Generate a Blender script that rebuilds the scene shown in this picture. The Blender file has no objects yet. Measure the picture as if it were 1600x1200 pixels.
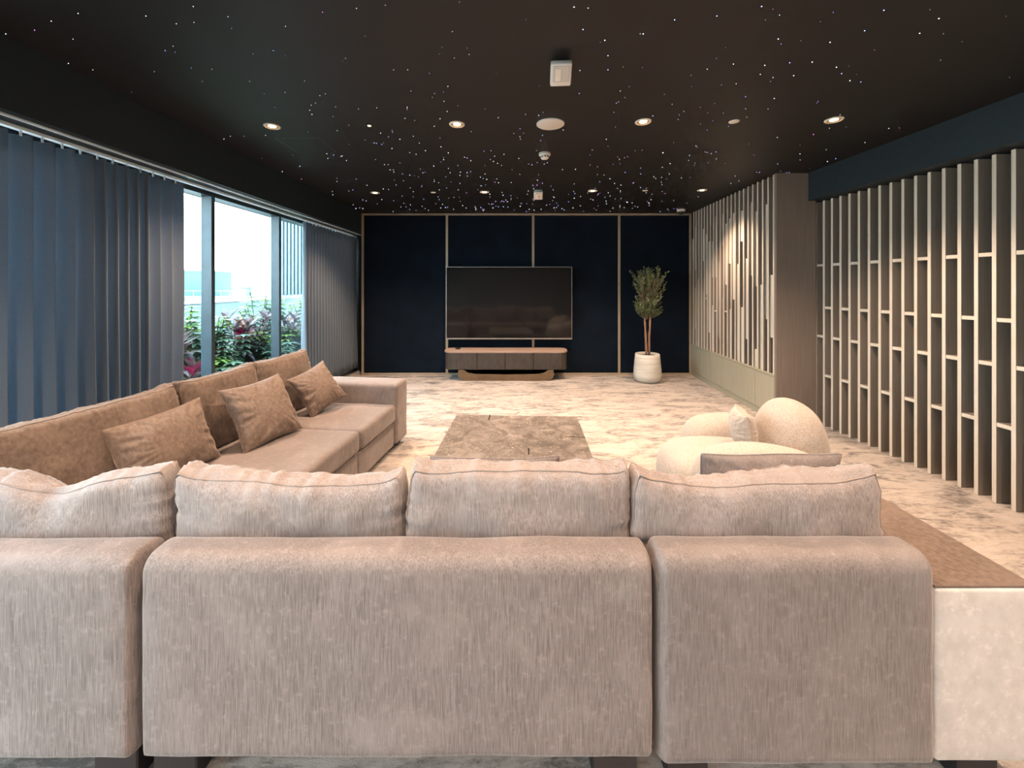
import bpy, bmesh, math, random
from mathutils import Vector, Matrix, noise
random.seed(7)
R = math.radians
PI = math.pi
scene = bpy.context.scene
COL = scene.collection

# ------------------------------------------------------------------ camera, world, exposure
F = 620.0                      # focal length in pixels of a 1600 px wide frame
CAMZ = 1.49
cam_d = bpy.data.cameras.new('camera')
cam = bpy.data.objects.new('camera', cam_d)
COL.objects.link(cam)
cam.location = (0, 0, CAMZ)
cam.rotation_euler = (R(90), 0, 0)
cam_d.sensor_width = 36
cam_d.lens = F / 1600 * 36
cam_d.shift_x = 5 / 1600
cam_d.shift_y = -154 / 1600
cam_d.clip_start = 0.02
scene.camera = cam

world = bpy.data.worlds.new('sky')
scene.world = world
world.use_nodes = True
wn, wl = world.node_tree.nodes, world.node_tree.links
bg = wn['Background']
tc = wn.new('ShaderNodeTexCoord'); sx = wn.new('ShaderNodeSeparateXYZ'); rp = wn.new('ShaderNodeValToRGB')
wl.new(tc.outputs['Generated'], sx.inputs[0]); wl.new(sx.outputs['Z'], rp.inputs[0])
rp.color_ramp.elements[0].position = 0.0; rp.color_ramp.elements[0].color = (0.90, 0.97, 1.0, 1)
rp.color_ramp.elements[1].position = 0.7; rp.color_ramp.elements[1].color = (0.55, 0.78, 1.0, 1)
wl.new(rp.outputs[0], bg.inputs[0])
bg.inputs[1].default_value = 6.5

sun_d = bpy.data.lights.new('sun', 'SUN')
sun_d.energy = 2.5; sun_d.angle = R(12); sun_d.color = (1, .96, .9)
sun = bpy.data.objects.new('sun', sun_d); COL.objects.link(sun)
sun.rotation_euler = (R(38), 0, R(-60))       # high hazy sun over the terrace wall

SPOT_W = 125.0
ADDED_PANEL_W = 15.0
SPOT_COL = (1.0, 0.70, 0.50)
scene.view_settings.view_transform = 'Standard'
scene.view_settings.look = 'None'
scene.view_settings.exposure = 1.0
scene.view_settings.gamma = 1
scene.view_settings.use_curve_mapping = False

# ------------------------------------------------------------------ materials
def new_mat(name):
    m = bpy.data.materials.new(name); m.use_nodes = True
    nt = m.node_tree
    return m, nt.nodes, nt.links, nt.nodes['Principled BSDF']

def texco(n, l, scale=(1, 1, 1), kind='Object'):
    t = n.new('ShaderNodeTexCoord'); mp = n.new('ShaderNodeMapping')
    mp.inputs['Scale'].default_value = scale
    l.new(t.outputs[kind], mp.inputs[0])
    return mp.outputs[0]

def noise_tex(n, l, vec, scale, detail=3, rough=.55, dist=0):
    t = n.new('ShaderNodeTexNoise')
    t.inputs['Scale'].default_value = scale; t.inputs['Detail'].default_value = detail
    t.inputs['Roughness'].default_value = rough; t.inputs['Distortion'].default_value = dist
    l.new(vec, t.inputs['Vector'])
    return t.outputs['Fac']

def ramp(n, l, fac, stops):
    r = n.new('ShaderNodeValToRGB')
    e = r.color_ramp.elements
    e[0].position, e[0].color = stops[0][0], (*stops[0][1], 1)
    e[1].position, e[1].color = stops[-1][0], (*stops[-1][1], 1)
    for p, c in stops[1:-1]:
        x = e.new(p); x.color = (*c, 1)
    l.new(fac, r.inputs[0])
    return r.outputs[0]

def mixc(n, l, fac, a, b, mode='MIX'):
    m = n.new('ShaderNodeMix'); m.data_type = 'RGBA'; m.blend_type = mode
    if isinstance(fac, (int, float)): m.inputs[0].default_value = fac
    else: l.new(fac, m.inputs[0])
    for v, k in ((a, 6), (b, 7)):
        if isinstance(v, tuple): m.inputs[k].default_value = (*v, 1)
        else: l.new(v, m.inputs[k])
    return m.outputs[2]

def bump(n, l, b, h, strength=.2, dist=.01):
    bp = n.new('ShaderNodeBump'); bp.inputs['Strength'].default_value = strength
    bp.inputs['Distance'].default_value = dist
    l.new(h, bp.inputs['Height']); l.new(bp.outputs[0], b.inputs['Normal'])

def plain(name, c, rough=.5, metal=0, spec=.5, var=.12, scale=8, emit=None, estr=0):
    m, n, l, b = new_mat(name)
    v = texco(n, l)
    f = noise_tex(n, l, v, scale)
    lo = tuple(x * (1 - var) for x in c); hi = tuple(min(1, x * (1 + var)) for x in c)
    l.new(ramp(n, l, f, [(.3, lo), (.7, hi)]), b.inputs['Base Color'])
    b.inputs['Roughness'].default_value = rough; b.inputs['Metallic'].default_value = metal
    b.inputs['Specular IOR Level'].default_value = spec
    if emit:
        b.inputs['Emission Color'].default_value = (*emit, 1); b.inputs['Emission Strength'].default_value = estr
    return m

def velvet(name, dark, light, sheen=.35, streak=(330, 330, 14), sheen_tint=(1, .93, .86), rough=.62):
    m, n, l, b = new_mat(name)
    v = texco(n, l)
    big = noise_tex(n, l, v, 5, 4, .6, .6)
    vs = texco(n, l, streak)
    fine = noise_tex(n, l, vs, 1.0, 2, .6)
    mott = noise_tex(n, l, v, 38, 4, .7)
    c1 = ramp(n, l, fine, [(.3, dark), (.7, light)])
    worn = ramp(n, l, big, [(.45, (0, 0, 0)), (.85, (.8, .8, .8))])
    c2 = mixc(n, l, worn, c1, tuple(min(1, x * 1.12) for x in light))
    mk = ramp(n, l, mott, [(.54, (0, 0, 0)), (.70, (.35, .35, .35))])
    c3 = mixc(n, l, mk, c2, tuple(min(1, x * 1.45) for x in light))
    l.new(c3, b.inputs['Base Color'])
    b.inputs['Roughness'].default_value = rough
    b.inputs['Specular IOR Level'].default_value = .25
    b.inputs['Sheen Weight'].default_value = sheen
    b.inputs['Sheen Roughness'].default_value = .35
    b.inputs['Sheen Tint'].default_value = (*sheen_tint, 1)
    bump(n, l, b, fine, .18, .003)
    return m

M = {}
M['velvet'] = velvet('taupe_velvet', (.130, .107, .098), (.265, .224, .209))
M['velvet_back'] = velvet('taupe_velvet_cushion', (.172, .143, .133), (.335, .289, .272), sheen=.6)
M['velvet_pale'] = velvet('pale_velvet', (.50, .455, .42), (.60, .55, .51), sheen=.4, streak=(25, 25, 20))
M['velvet_dark'] = velvet('brown_velvet', (.145, .105, .083), (.235, .178, .143), sheen=.35, streak=(60, 60, 40))
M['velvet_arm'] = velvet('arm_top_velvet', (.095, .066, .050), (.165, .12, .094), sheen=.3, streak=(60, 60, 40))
M['velvet_grey'] = velvet('grey_brown_velvet', (.130, .108, .100), (.235, .202, .190), sheen=.4)
M['piping'] = plain('piping_fabric', (.25, .205, .18), .7)
M['foot'] = plain('dark_foot', (.015, .012, .014), .5)
M['white'] = plain('white_plastic', (.72, .69, .64), .4, var=.03)
M['white_lens'] = plain('translucent_lens', (.6, .56, .5), .2, var=.04)
M['blackpl'] = plain('black_plastic', (.012, .012, .012), .35)
M['gap'] = plain('dark_gap', (.02, .018, .015), .9)
M['ring'] = plain('lamp_ring', (.80, .74, .64), .35)
M['reflector'] = plain('lamp_reflector', (.75, .5, .28), .25, metal=.6)
M['lamp'] = plain('lamp_glow', (1, .8, .5), .4, emit=(1, .70, .38), estr=9)
M['added_panel_glow'] = plain('added_diffuser_glow', (.9, .9, .88), .5, emit=(1, .94, .9), estr=2)
M['lamp_off'] = plain('small_lamp_glow', (.8, .7, .55), .4, emit=(1, .75, .5), estr=.8)

def mat_ceiling():
    m, n, l, b = new_mat('black_ceiling_paint')
    v = texco(n, l)
    f = noise_tex(n, l, v, 260, 2)
    l.new(ramp(n, l, f, [(.3, (.0085, .0083, .0088)), (.7, (.012, .0115, .012))]), b.inputs['Base Color'])
    b.inputs['Roughness'].default_value = .52
    b.inputs['Specular IOR Level'].default_value = .40
    bump(n, l, b, f, .12, .002)
    return m
M['ceiling'] = mat_ceiling()
M['bulkhead'] = plain('dark_teal_paint', (.014, .025, .033), .55, var=.08, scale=30)
M['navy_panel'] = plain('navy_fabric', (.003, .0075, .015), .9, spec=.15, var=.3, scale=3)
M['brass'] = plain('champagne_trim', (.42, .34, .25), .42, metal=.35, var=.08)
M['wall'] = plain('dark_wall_paint', (.06, .055, .05), .8)
M['wall_warm'] = plain('warm_wall_paint', (.10, .088, .08), .8)

def mat_wood(name, a, c, streak=(60, 60, 1.5), rough=.5):
    m, n, l, b = new_mat(name)
    vs = texco(n, l, streak)
    f = noise_tex(n, l, vs, 1.5, 4, .6)
    v = texco(n, l)
    g = noise_tex(n, l, v, 1.6, 2)
    col = ramp(n, l, f, [(.3, a), (.7, c)])
    col = mixc(n, l, ramp(n, l, g, [(.35, (0, 0, 0)), (.75, (.35, .35, .35))]), col, tuple(x * .8 for x in a))
    l.new(col, b.inputs['Base Color'])
    b.inputs['Roughness'].default_value = rough
    bump(n, l, b, f, .08, .002)
    return m
M['slat_side'] = mat_wood('grey_brown_veneer', (.205, .175, .145), (.275, .24, .20))
M['slat_face'] = mat_wood('pale_oak_edge', (.62, .565, .475), (.74, .685, .585))
M['door_oak'] = mat_wood('pale_green_oak', (.36, .335, .25), (.45, .42, .32))
M['end_panel'] = mat_wood('taupe_veneer', (.19, .15, .125), (.25, .205, .17))
M['console'] = mat_wood('dark_oak', (.035, .028, .023), (.065, .052, .044), (12, 60, 4))
M['console_top'] = mat_wood('pinkish_oak_top', (.30, .215, .17), (.42, .31, .25), (2, 60, 60))
M['bronze'] = plain('bronze_metal', (.22, .155, .10), .38, metal=.7)

def mat_carpet():
    m, n, l, b = new_mat('mottled_carpet')
    v1 = texco(n, l, (1.7, 4.6, 1)); v2 = texco(n, l, (17, 52, 1)); v3 = texco(n, l)
    a = noise_tex(n, l, v1, 1.6, 6, .68, .9)
    c = noise_tex(n, l, v2, 1.0, 4, .7, .4)
    d = noise_tex(n, l, v3, 320, 2)
    add = n.new('ShaderNodeMath'); add.operation = 'MULTIPLY_ADD'
    l.new(c, add.inputs[0]); add.inputs[1].default_value = .55
    l.new(a, add.inputs[2])
    base = ramp(n, l, add.outputs[0], [(.62, (.165, .145, .13)), (.71, (.35, .305, .27)), (.80, (.50, .44, .385)), (.95, (.60, .53, .47))])
    base = mixc(n, l, ramp(n, l, d, [(.35, (.75, .75, .75)), (.65, (1.0, 1.0, 1.0))]), (0, 0, 0), base)
    l.new(base, b.inputs['Base Color'])
    b.inputs['Roughness'].default_value = .95
    b.inputs['Specular IOR Level'].default_value = .1
    b.inputs['Sheen Weight'].default_value = .25
    bump(n, l, b, d, .5, .006)
    return m
M['carpet'] = mat_carpet()

def mat_marble():
    m, n, l, b = new_mat('brown_marble')
    v = texco(n, l)
    a = noise_tex(n, l, v, 4.5, 8, .68, 1.6)
    c1 = ramp(n, l, a, [(.3, (.078, .066, .056)), (.48, (.145, .125, .107)), (.60, (.225, .195, .168)), (.74, (.36, .31, .27))])
    vo = n.new('ShaderNodeTexVoronoi'); vo.feature = 'DISTANCE_TO_EDGE'; vo.inputs['Scale'].default_value = 9
    wv = n.new('ShaderNodeVectorMath'); wv.operation = 'ADD'
    nn = n.new('ShaderNodeTexNoise'); nn.inputs['Scale'].default_value = 6; nn.inputs['Detail'].default_value = 5
    l.new(v, nn.inputs['Vector']); l.new(nn.outputs['Color'], wv.inputs[0]); l.new(v, wv.inputs[1])
    l.new(wv.outputs[0], vo.inputs['Vector'])
    vein = ramp(n, l, vo.outputs['Distance'], [(0, (1, 1, 1)), (.035, (0, 0, 0))])
    sp = noise_tex(n, l, v, 45, 3, .6)
    spf = ramp(n, l, sp, [(.62, (0, 0, 0)), (.70, (1, 1, 1))])
    c2 = mixc(n, l, spf, c1, (.42, .37, .32))
    mul = n.new('ShaderNodeMath'); mul.operation = 'MULTIPLY'
    l.new(vein, mul.inputs[0]); l.new(a, mul.inputs[1])
    c3 = mixc(n, l, mul.outputs[0], c2, (.40, .34, .29))
    l.new(c3, b.inputs['Base Color'])
    b.inputs['Roughness'].default_value = .32
    return m
M['marble'] = mat_marble()

def mat_boucle():
    m, n, l, b = new_mat('cream_boucle')
    v = texco(n, l)
    f = noise_tex(n, l, v, 210, 3, .6)
    g = noise_tex(n, l, texco(n, l, (30, 90, 90)), 1, 2)
    col = ramp(n, l, f, [(.36, (.22, .185, .155)), (.47, (.41, .35, .30)), (.7, (.55, .48, .42))])
    l.new(mixc(n, l, ramp(n, l, g, [(.4, (0, 0, 0)), (.65, (.35, .35, .35))]), col, (.45, .36, .27)), b.inputs['Base Color'])
    b.inputs['Roughness'].default_value = .9
    b.inputs['Sheen Weight'].default_value = .3
    bump(n, l, b, f, .5, .006)
    return m
M['boucle'] = mat_boucle()

def mat_curtain():
    m, n, l, b = new_mat('flare_tinted_curtain')
    v = texco(n, l, (260, 260, 260))
    f = noise_tex(n, l, v, 1, 2)
    l.new(ramp(n, l, f, [(.3, (.17, .21, .255)), (.7, (.235, .285, .335))]), b.inputs['Base Color'])  # blue of the lens flare put into the grey cloth colour
    b.inputs['Roughness'].default_value = .85
    b.inputs['Sheen Weight'].default_value = .2
    tr = n.new('ShaderNodeBsdfTranslucent'); tr.inputs[0].default_value = (.30, .42, .52, 1)
    mx = n.new('ShaderNodeMixShader'); mx.inputs[0].default_value = .24
    l.new(b.outputs[0], mx.inputs[1]); l.new(tr.outputs[0], mx.inputs[2])
    l.new(mx.outputs[0], n['Material Output'].inputs[0])
    bump(n, l, b, f, .15, .002)
    return m
M['curtain'] = mat_curtain()

def mat_glass():
    m, n, l, b = new_mat('window_glass')
    n.remove(b)
    t = n.new('ShaderNodeBsdfTransparent'); t.inputs[0].default_value = (.90, .97, .97, 1)
    g = n.new('ShaderNodeBsdfGlossy'); g.inputs['Roughness'].default_value = .02
    fr = n.new('ShaderNodeMath'); fr.operation = 'MULTIPLY_ADD'
    lw = n.new('ShaderNodeLayerWeight'); lw.inputs[0].default_value = .15
    l.new(lw.outputs['Facing'], fr.inputs[0]); fr.inputs[1].default_value = .12; fr.inputs[2].default_value = .03
    mx = n.new('ShaderNodeMixShader')
    l.new(fr.outputs[0], mx.inputs[0]); l.new(t.outputs[0], mx.inputs[1]); l.new(g.outputs[0], mx.inputs[2])
    l.new(mx.outputs[0], n['Material Output'].inputs[0])
    return m
M['glass'] = mat_glass()
M['frame'] = plain('dark_window_frame', (.045, .065, .08), .35, metal=.3)
M['track'] = plain('lit_curtain_track', (.62, .74, .80), .4)  # cool pale colour stands in for window light along the soffit

def mat_screen():
    m, n, l, b = new_mat('tv_screen')
    v = texco(n, l)
    f = noise_tex(n, l, v, 2, 2)
    l.new(ramp(n, l, f, [(.3, (.006, .006, .007)), (.7, (.009, .009, .010))]), b.inputs['Base Color'])
    b.inputs['Roughness'].default_value = .07
    b.inputs['Specular IOR Level'].default_value = .6
    return m
M['screen'] = mat_screen()
M['steel'] = plain('brushed_steel', (.45, .42, .40), .35, metal=.9)

def mat_pot():
    m, n, l, b = new_mat('white_concrete')
    v = texco(n, l, (3, 3, 45)); f = noise_tex(n, l, v, 1, 4, .6)
    g = noise_tex(n, l, texco(n, l), 30, 3)
    col = ramp(n, l, f, [(.3, (.50, .47, .41)), (.6, (.68, .65, .58))])
    l.new(mixc(n, l, ramp(n, l, g, [(.6, (0, 0, 0)), (.75, (.3, .3, .3))]), col, (.4, .38, .34)), b.inputs['Base Color'])
    b.inputs['Roughness'].default_value = .8
    bump(n, l, b, f, .4, .006)
    return m
M['pot'] = mat_pot()
M['soil'] = plain('soil', (.02, .015, .012), .95, var=.4, scale=60)
M['bark'] = mat_wood('reddish_bark', (.19, .10, .06), (.36, .21, .14), (40, 40, 25), .8)

def mat_leaf(name, a, c, sheen=0.0, trans=.25):
    m, n, l, b = new_mat(name)
    v = texco(n, l)
    f = noise_tex(n, l, v, 22, 3)
    col = ramp(n, l, f, [(.35, a), (.65, c)])
    l.new(col, b.inputs['Base Color'])
    b.inputs['Roughness'].default_value = .42
    tr = n.new('ShaderNodeBsdfTranslucent'); l.new(col, tr.inputs[0])
    mx = n.new('ShaderNodeMixShader'); mx.inputs[0].default_value = trans
    l.new(b.outputs[0], mx.inputs[1]); l.new(tr.outputs[0], mx.inputs[2])
    l.new(mx.outputs[0], n['Material Output'].inputs[0])
    return m
M['olive'] = mat_leaf('olive_leaf', (.07, .10, .045), (.24, .29, .15))
M['leaf_green'] = mat_leaf('green_leaf', (.08, .15, .09), (.20, .30, .18))
M['leaf_lime'] = mat_leaf('lime_leaf', (.17, .30, .04), (.28, .40, .08))
M['leaf_wine'] = mat_leaf('wine_leaf', (.13, .07, .085), (.25, .18, .18))
M['leaf_rust'] = mat_leaf('rust_leaf', (.30, .13, .07), (.42, .22, .12))
M['flower'] = mat_leaf('pink_flower', (.32, .01, .06), (.42, .03, .10))
M['stem'] = plain('plant_stem', (.16, .12, .07), .8)
M['render_pale'] = plain('pale_render', (.15, .20, .21), .85, var=.05, scale=3)
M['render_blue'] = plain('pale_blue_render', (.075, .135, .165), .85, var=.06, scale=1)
M['coping'] = plain('white_coping', (.35, .37, .37), .7, var=.04)
M['rail_metal'] = plain('grey_rail', (.16, .22, .25), .5, metal=.3)
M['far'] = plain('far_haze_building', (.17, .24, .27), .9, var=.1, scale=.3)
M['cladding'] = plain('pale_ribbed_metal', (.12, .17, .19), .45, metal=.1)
M['terrace'] = plain('terrace_stone', (.12, .12, .11), .85)
M['star_white'] = plain('star_fibre_white', (.8, .85, 1), .4, emit=(.72, .80, 1), estr=3.2)
M['star_blue'] = plain('star_fibre_blue', (.3, .4, 1), .4, emit=(.28, .38, 1), estr=3.2)
M['star_pink'] = plain('star_fibre_violet', (.8, .3, .9), .4, emit=(.75, .22, .85), estr=3.2)

for k in ('star_white', 'star_blue', 'star_pink', 'lamp_off', 'lamp', 'added_panel_glow'): M[k].cycles.emission_sampling = 'NONE'

# ------------------------------------------------------------------ mesh helpers
def tag(o, label=None, cat=None, group=None, kind=None):
    if label: o['label'] = label
    if cat: o['category'] = cat
    if group: o['group'] = group
    if kind: o['kind'] = kind
    return o

def mesh_obj(name, verts, faces, mat, parent=None, smooth=False):
    me = bpy.data.meshes.new(name)
    me.from_pydata([tuple(v) for v in verts], [], faces)
    me.materials.append(mat)
    if smooth: me.polygons.foreach_set('use_smooth', [True] * len(me.polygons))
    me.update()
    o = bpy.data.objects.new(name, me); COL.objects.link(o)
    if parent: o.parent = parent
    return o

def bm_obj(name, bm, mat, parent=None, smooth=False):
    bmesh.ops.recalc_face_normals(bm, faces=bm.faces)
    me = bpy.data.meshes.new(name); bm.to_mesh(me); bm.free()
    me.materials.append(mat)
    if smooth: me.polygons.foreach_set('use_smooth', [True] * len(me.polygons))
    o = bpy.data.objects.new(name, me); COL.objects.link(o)
    if parent: o.parent = parent
    return o

def empty(name, loc=(0, 0, 0), rz=0, label=None, cat=None, group=None, kind=None):
    o = bpy.data.objects.new(name, None); COL.objects.link(o)
    o.empty_display_size = .1
    o.location = loc; o.rotation_euler = (0, 0, rz)
    return tag(o, label, cat, group, kind)

def add_box(bm, x0, x1, y0, y1, z0, z1, bev=0, seg=2, mtx=None):
    r = bmesh.ops.create_cube(bm, size=1)
    vs = r['verts']
    for v in vs:
        v.co = Vector(((x0 + x1) / 2 + v.co.x * (x1 - x0), (y0 + y1) / 2 + v.co.y * (y1 - y0), (z0 + z1) / 2 + v.co.z * (z1 - z0)))
    if bev:
        es = list({e for v in vs for e in v.link_edges})
        r2 = bmesh.ops.bevel(bm, geom=es, offset=bev, segments=seg, profile=.5, affect='EDGES')
        vs = list({v for f in r2['faces'] for v in f.verts} | {v for v in vs if v.is_valid})
    if mtx:
        for v in vs: v.co = mtx @ v.co
    return vs

def box(name, x0, x1, y0, y1, z0, z1, mat, parent=None, bev=0, seg=2, smooth=False):
    bm = bmesh.new(); add_box(bm, x0, x1, y0, y1, z0, z1, bev, seg)
    return bm_obj(name, bm, mat, parent, smooth)

def tube_data(path, rad, sides=6, closed=False, verts=None, faces=None):
    verts = [] if verts is None else verts; faces = [] if faces is None else faces
    base = len(verts); n = len(path)
    prev = Vector((0, 0, 1))
    for i, p in enumerate(path):
        p = Vector(p)
        a = Vector(path[(i - 1) % n] if (closed or i > 0) else path[0]); b_ = Vector(path[(i + 1) % n] if (closed or i < n - 1) else path[-1])
        d = (b_ - a)
        d = d.normalized() if d.length > 1e-9 else Vector((0, 0, 1))
        up = Vector((0, 0, 1)) if abs(d.z) < .9 else Vector((0, 1, 0))
        s = d.cross(up).normalized(); t = s.cross(d)
        r = rad(i / max(1, n - 1)) if callable(rad) else rad
        for k in range(sides):
            an = 2 * PI * k / sides
            verts.append(p + s * (math.cos(an) * r) + t * (math.sin(an) * r))
    m = n if closed else n - 1
    for i in range(m):
        for k in range(sides):
            a0 = base + i * sides + k; a1 = base + i * sides + (k + 1) % sides
            b0 = base + ((i + 1) % n) * sides + k; b1 = base + ((i + 1) % n) * sides + (k + 1) % sides
            faces.append((a0, a1, b1, b0))
    if not closed:
        faces.append(tuple(base + k for k in range(sides))[::-1])
        faces.append(tuple(base + (n - 1) * sides + k for k in range(sides)))
    return verts, faces

def tube(name, path, rad, mat, parent=None, sides=6, closed=False):
    v, f = tube_data(path, rad, sides, closed)
    return mesh_obj(name, v, f, mat, parent, True)

def lathe_data(prof, n=32, cx=0, cy=0, verts=None, faces=None):
    verts = [] if verts is None else verts; faces = [] if faces is None else faces
    base = len(verts)
    for r, z in prof:
        for k in range(n):
            a = 2 * PI * k / n
            verts.append((cx + r * math.cos(a), cy + r * math.sin(a), z))
    for i in range(len(prof) - 1):
        for k in range(n):
            a = base + i * n + k; b_ = base + i * n + (k + 1) % n
            faces.append((a, b_, b_ + n, a + n))
    faces.append(tuple(base + k for k in range(n))[::-1])
    faces.append(tuple(base + (len(prof) - 1) * n + k for k in range(n)))
    return verts, faces

def lathe(name, prof, mat, parent=None, n=32, smooth=True):
    v, f = lathe_data(prof, n)
    return mesh_obj(name, v, f, mat, parent, smooth)

def lattice(xs, ys, zs, fn):
    """surface lattice of a box given by three coordinate arrays, each point mapped by fn"""
    nx, ny, nz = len(xs), len(ys), len(zs)
    idx = {}; verts = []
    def V(i, j, k):
        key = (i, j, k)
        if key not in idx:
            idx[key] = len(verts); verts.append(fn(xs[i], ys[j], zs[k]))
        return idx[key]
    faces = []
    for i in range(nx - 1):
        for j in range(ny - 1):
            faces.append((V(i, j, 0), V(i, j + 1, 0), V(i + 1, j + 1, 0), V(i + 1, j, 0)))
            faces.append((V(i, j, nz - 1), V(i + 1, j, nz - 1), V(i + 1, j + 1, nz - 1), V(i, j + 1, nz - 1)))
    for i in range(nx - 1):
        for k in range(nz - 1):
            faces.append((V(i, 0, k), V(i + 1, 0, k), V(i + 1, 0, k + 1), V(i, 0, k + 1)))
            faces.append((V(i, ny - 1, k), V(i, ny - 1, k + 1), V(i + 1, ny - 1, k + 1), V(i + 1, ny - 1, k)))
    for j in range(ny - 1):
        for k in range(nz - 1):
            faces.append((V(0, j, k), V(0, j, k + 1), V(0, j + 1, k + 1), V(0, j + 1, k)))
            faces.append((V(nx - 1, j, k), V(nx - 1, j + 1, k), V(nx - 1, j + 1, k + 1), V(nx - 1, j, k + 1)))
    return verts, faces

def nz3(x, y, z, s, seed=0.0):
    return noise.noise(Vector((x * s + seed * 7.13, y * s + seed * 3.7, z * s - seed * 5.1)))

def upholstery(name, x0, x1, y0, y1, z0, z1, r, mat, parent=None, n=None, wob=.004, crown=0, seed=0, rx=None, rb=None):
    """soft upholstered block: rounded box, slightly uneven, with a crowned top"""
    rx = rx or r; rb = rb or r
    def arr(a, b, r=r):
        L = b - a; rr = min(r, L / 2 - .001)
        e = [0, .2 * rr, .45 * rr, .72 * rr, rr]
        m = max(2, int((L - 2 * rr) / .05)) if n is None else n
        mid = [a + rr + (L - 2 * rr) * i / m for i in range(1, m)]
        return [a + t for t in e] + mid + [b - t for t in reversed(e)]
    def fn(x, y, z):
        rz = rb if z < (z0 + z1) / 2 else r
        p = Vector((x, y, z)); q = Vector((min(max(x, x0 + rx), x1 - rx), min(max(y, y0 + r), y1 - r), min(max(z, z0 + rz), z1 - rz)))
        d = p - q; d = Vector((d.x / rx, d.y / r, d.z / rz))
        if d.length > 1e-7:
            d.normalize(); p = q + Vector((d.x * rx, d.y * r, d.z * rz))
        w = nz3(x, y, z, 5.0, seed) * wob + nz3(x, y, z, 16.0, seed + 3) * wob * .4
        out = d if d.length > 1e-7 else Vector((0, 0, 0))
        p = p + out * w
        if crown and z > (z0 + z1) / 2:
            u = (x - x0) / (x1 - x0) * 2 - 1; v = (y - y0) / (y1 - y0) * 2 - 1
            p.z += crown * (1 - u * u) * (1 - v * v)
        return p
    v, f = lattice(arr(x0, x1, rx), arr(y0, y1), arr(z0, z1), fn)
    return mesh_obj(name, v, f, mat, parent, True)

def lin(n): return [-1 + 2 * i / n for i in range(n + 1)]

def box_cushion(name, w, h, t, loc, rot, mat, label, group, seed=1, sag=.02, dip=None, ears=.014, edge=.5, plump=0.0, corner=.03):
    """loose back cushion: gusset band between two piped seams, puckered; base centre at the origin.
    local x = width, y = thickness, z = height"""
    root = empty(name, loc, 0, label, 'cushion', group); root.rotation_euler = rot
    def fn(a, c, b):
        T = t / 2 * (edge + (1 - edge) * max(0, (1 - a * a) * (1 - b * b)) ** .38)
        x = w / 2 * a; z = h / 2 * b; y = c * T
        # softened corners of the outline
        k = (abs(a) ** 6) * (abs(b) ** 6)
        x -= math.copysign(corner, a) * k * .55; z -= math.copysign(corner, b) * k * .2
        # bulging gusset
        ga = abs(a) ** 10; gb = abs(b) ** 10
        bulge = .012 * (1 - c * c)
        x += math.copysign(bulge, a) * ga; z += math.copysign(bulge, b) * gb
        # puckers running across the seam and dying out down the face
        pk = nz3(x, 0, 0, 26, seed) * .6 + nz3(x, c * .01, 0, 70, seed + 1) * .3
        pk2 = nz3(z, 0, 0, 34, seed + 5) * .6 + nz3(z, 0, 0, 80, seed + 6) * .5
        if abs(b) > .5: z += math.copysign(.014, b) * pk * gb * (1 - .3 * abs(c))
        if abs(a) > .5: x += math.copysign(.010, a) * pk2 * ga
        y += c * .010 * pk * max(0, (abs(b) - .42) / .55) ** 2 * (1 if abs(c) > .5 else 0)
        y += c * .010 * pk2 * max(0, (abs(a) - .55) / .45) ** 2 * (1 if abs(c) > .5 else 0)
        # long soft dents
        y += c * .016 * nz3(x, 0, z, 4.5, seed + 2) + .006 * nz3(x, c, z, 11, seed + 4) * c
        x += .010 * nz3(0, 0, z, 5, seed + 7); 
        tb = (b + 1) / 2
        z += -sag * (1 - a * a) * tb ** 2 + ears * (abs(a) ** 8) * tb ** 3
        z += .012 * nz3(x, c, 0, 4.2, seed + 8) * tb
        if dip:
            g = math.exp(-((a - dip[0]) / dip[1]) ** 2)
            z -= dip[2] * g * tb ** 3
            y -= c * dip[2] * .5 * math.exp(-((a - dip[0] - (1 - tb) * .12) / (dip[1] * .6)) ** 2) * tb
        x += plump * math.copysign(1, a) * abs(a) ** 3 * (1 - tb) ** 2
        return Vector((x, y, z + h / 2))
    nx = int(w / .011); nzz = int(h / .014)
    v, f = lattice(lin(nx), lin(8), lin(nzz), fn)
    mesh_obj('cushion_cover', v, f, mat, root, True)
    vv, ff = [], []
    for c in (-1, 1):
        path = []
        for i in range(nx): path.append(fn(-1 + 2 * i / nx, c, 1))
        for i in range(nzz): path.append(fn(1, c, 1 - 2 * i / nzz))
        for i in range(nx): path.append(fn(1 - 2 * i / nx, c, -1))
        for i in range(nzz): path.append(fn(-1, c, -1 + 2 * i / nzz))
        tube_data(path, .0032, 5, True, vv, ff)
    mesh_obj('piping', vv, ff, M['piping'], root, True)
    return root

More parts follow.
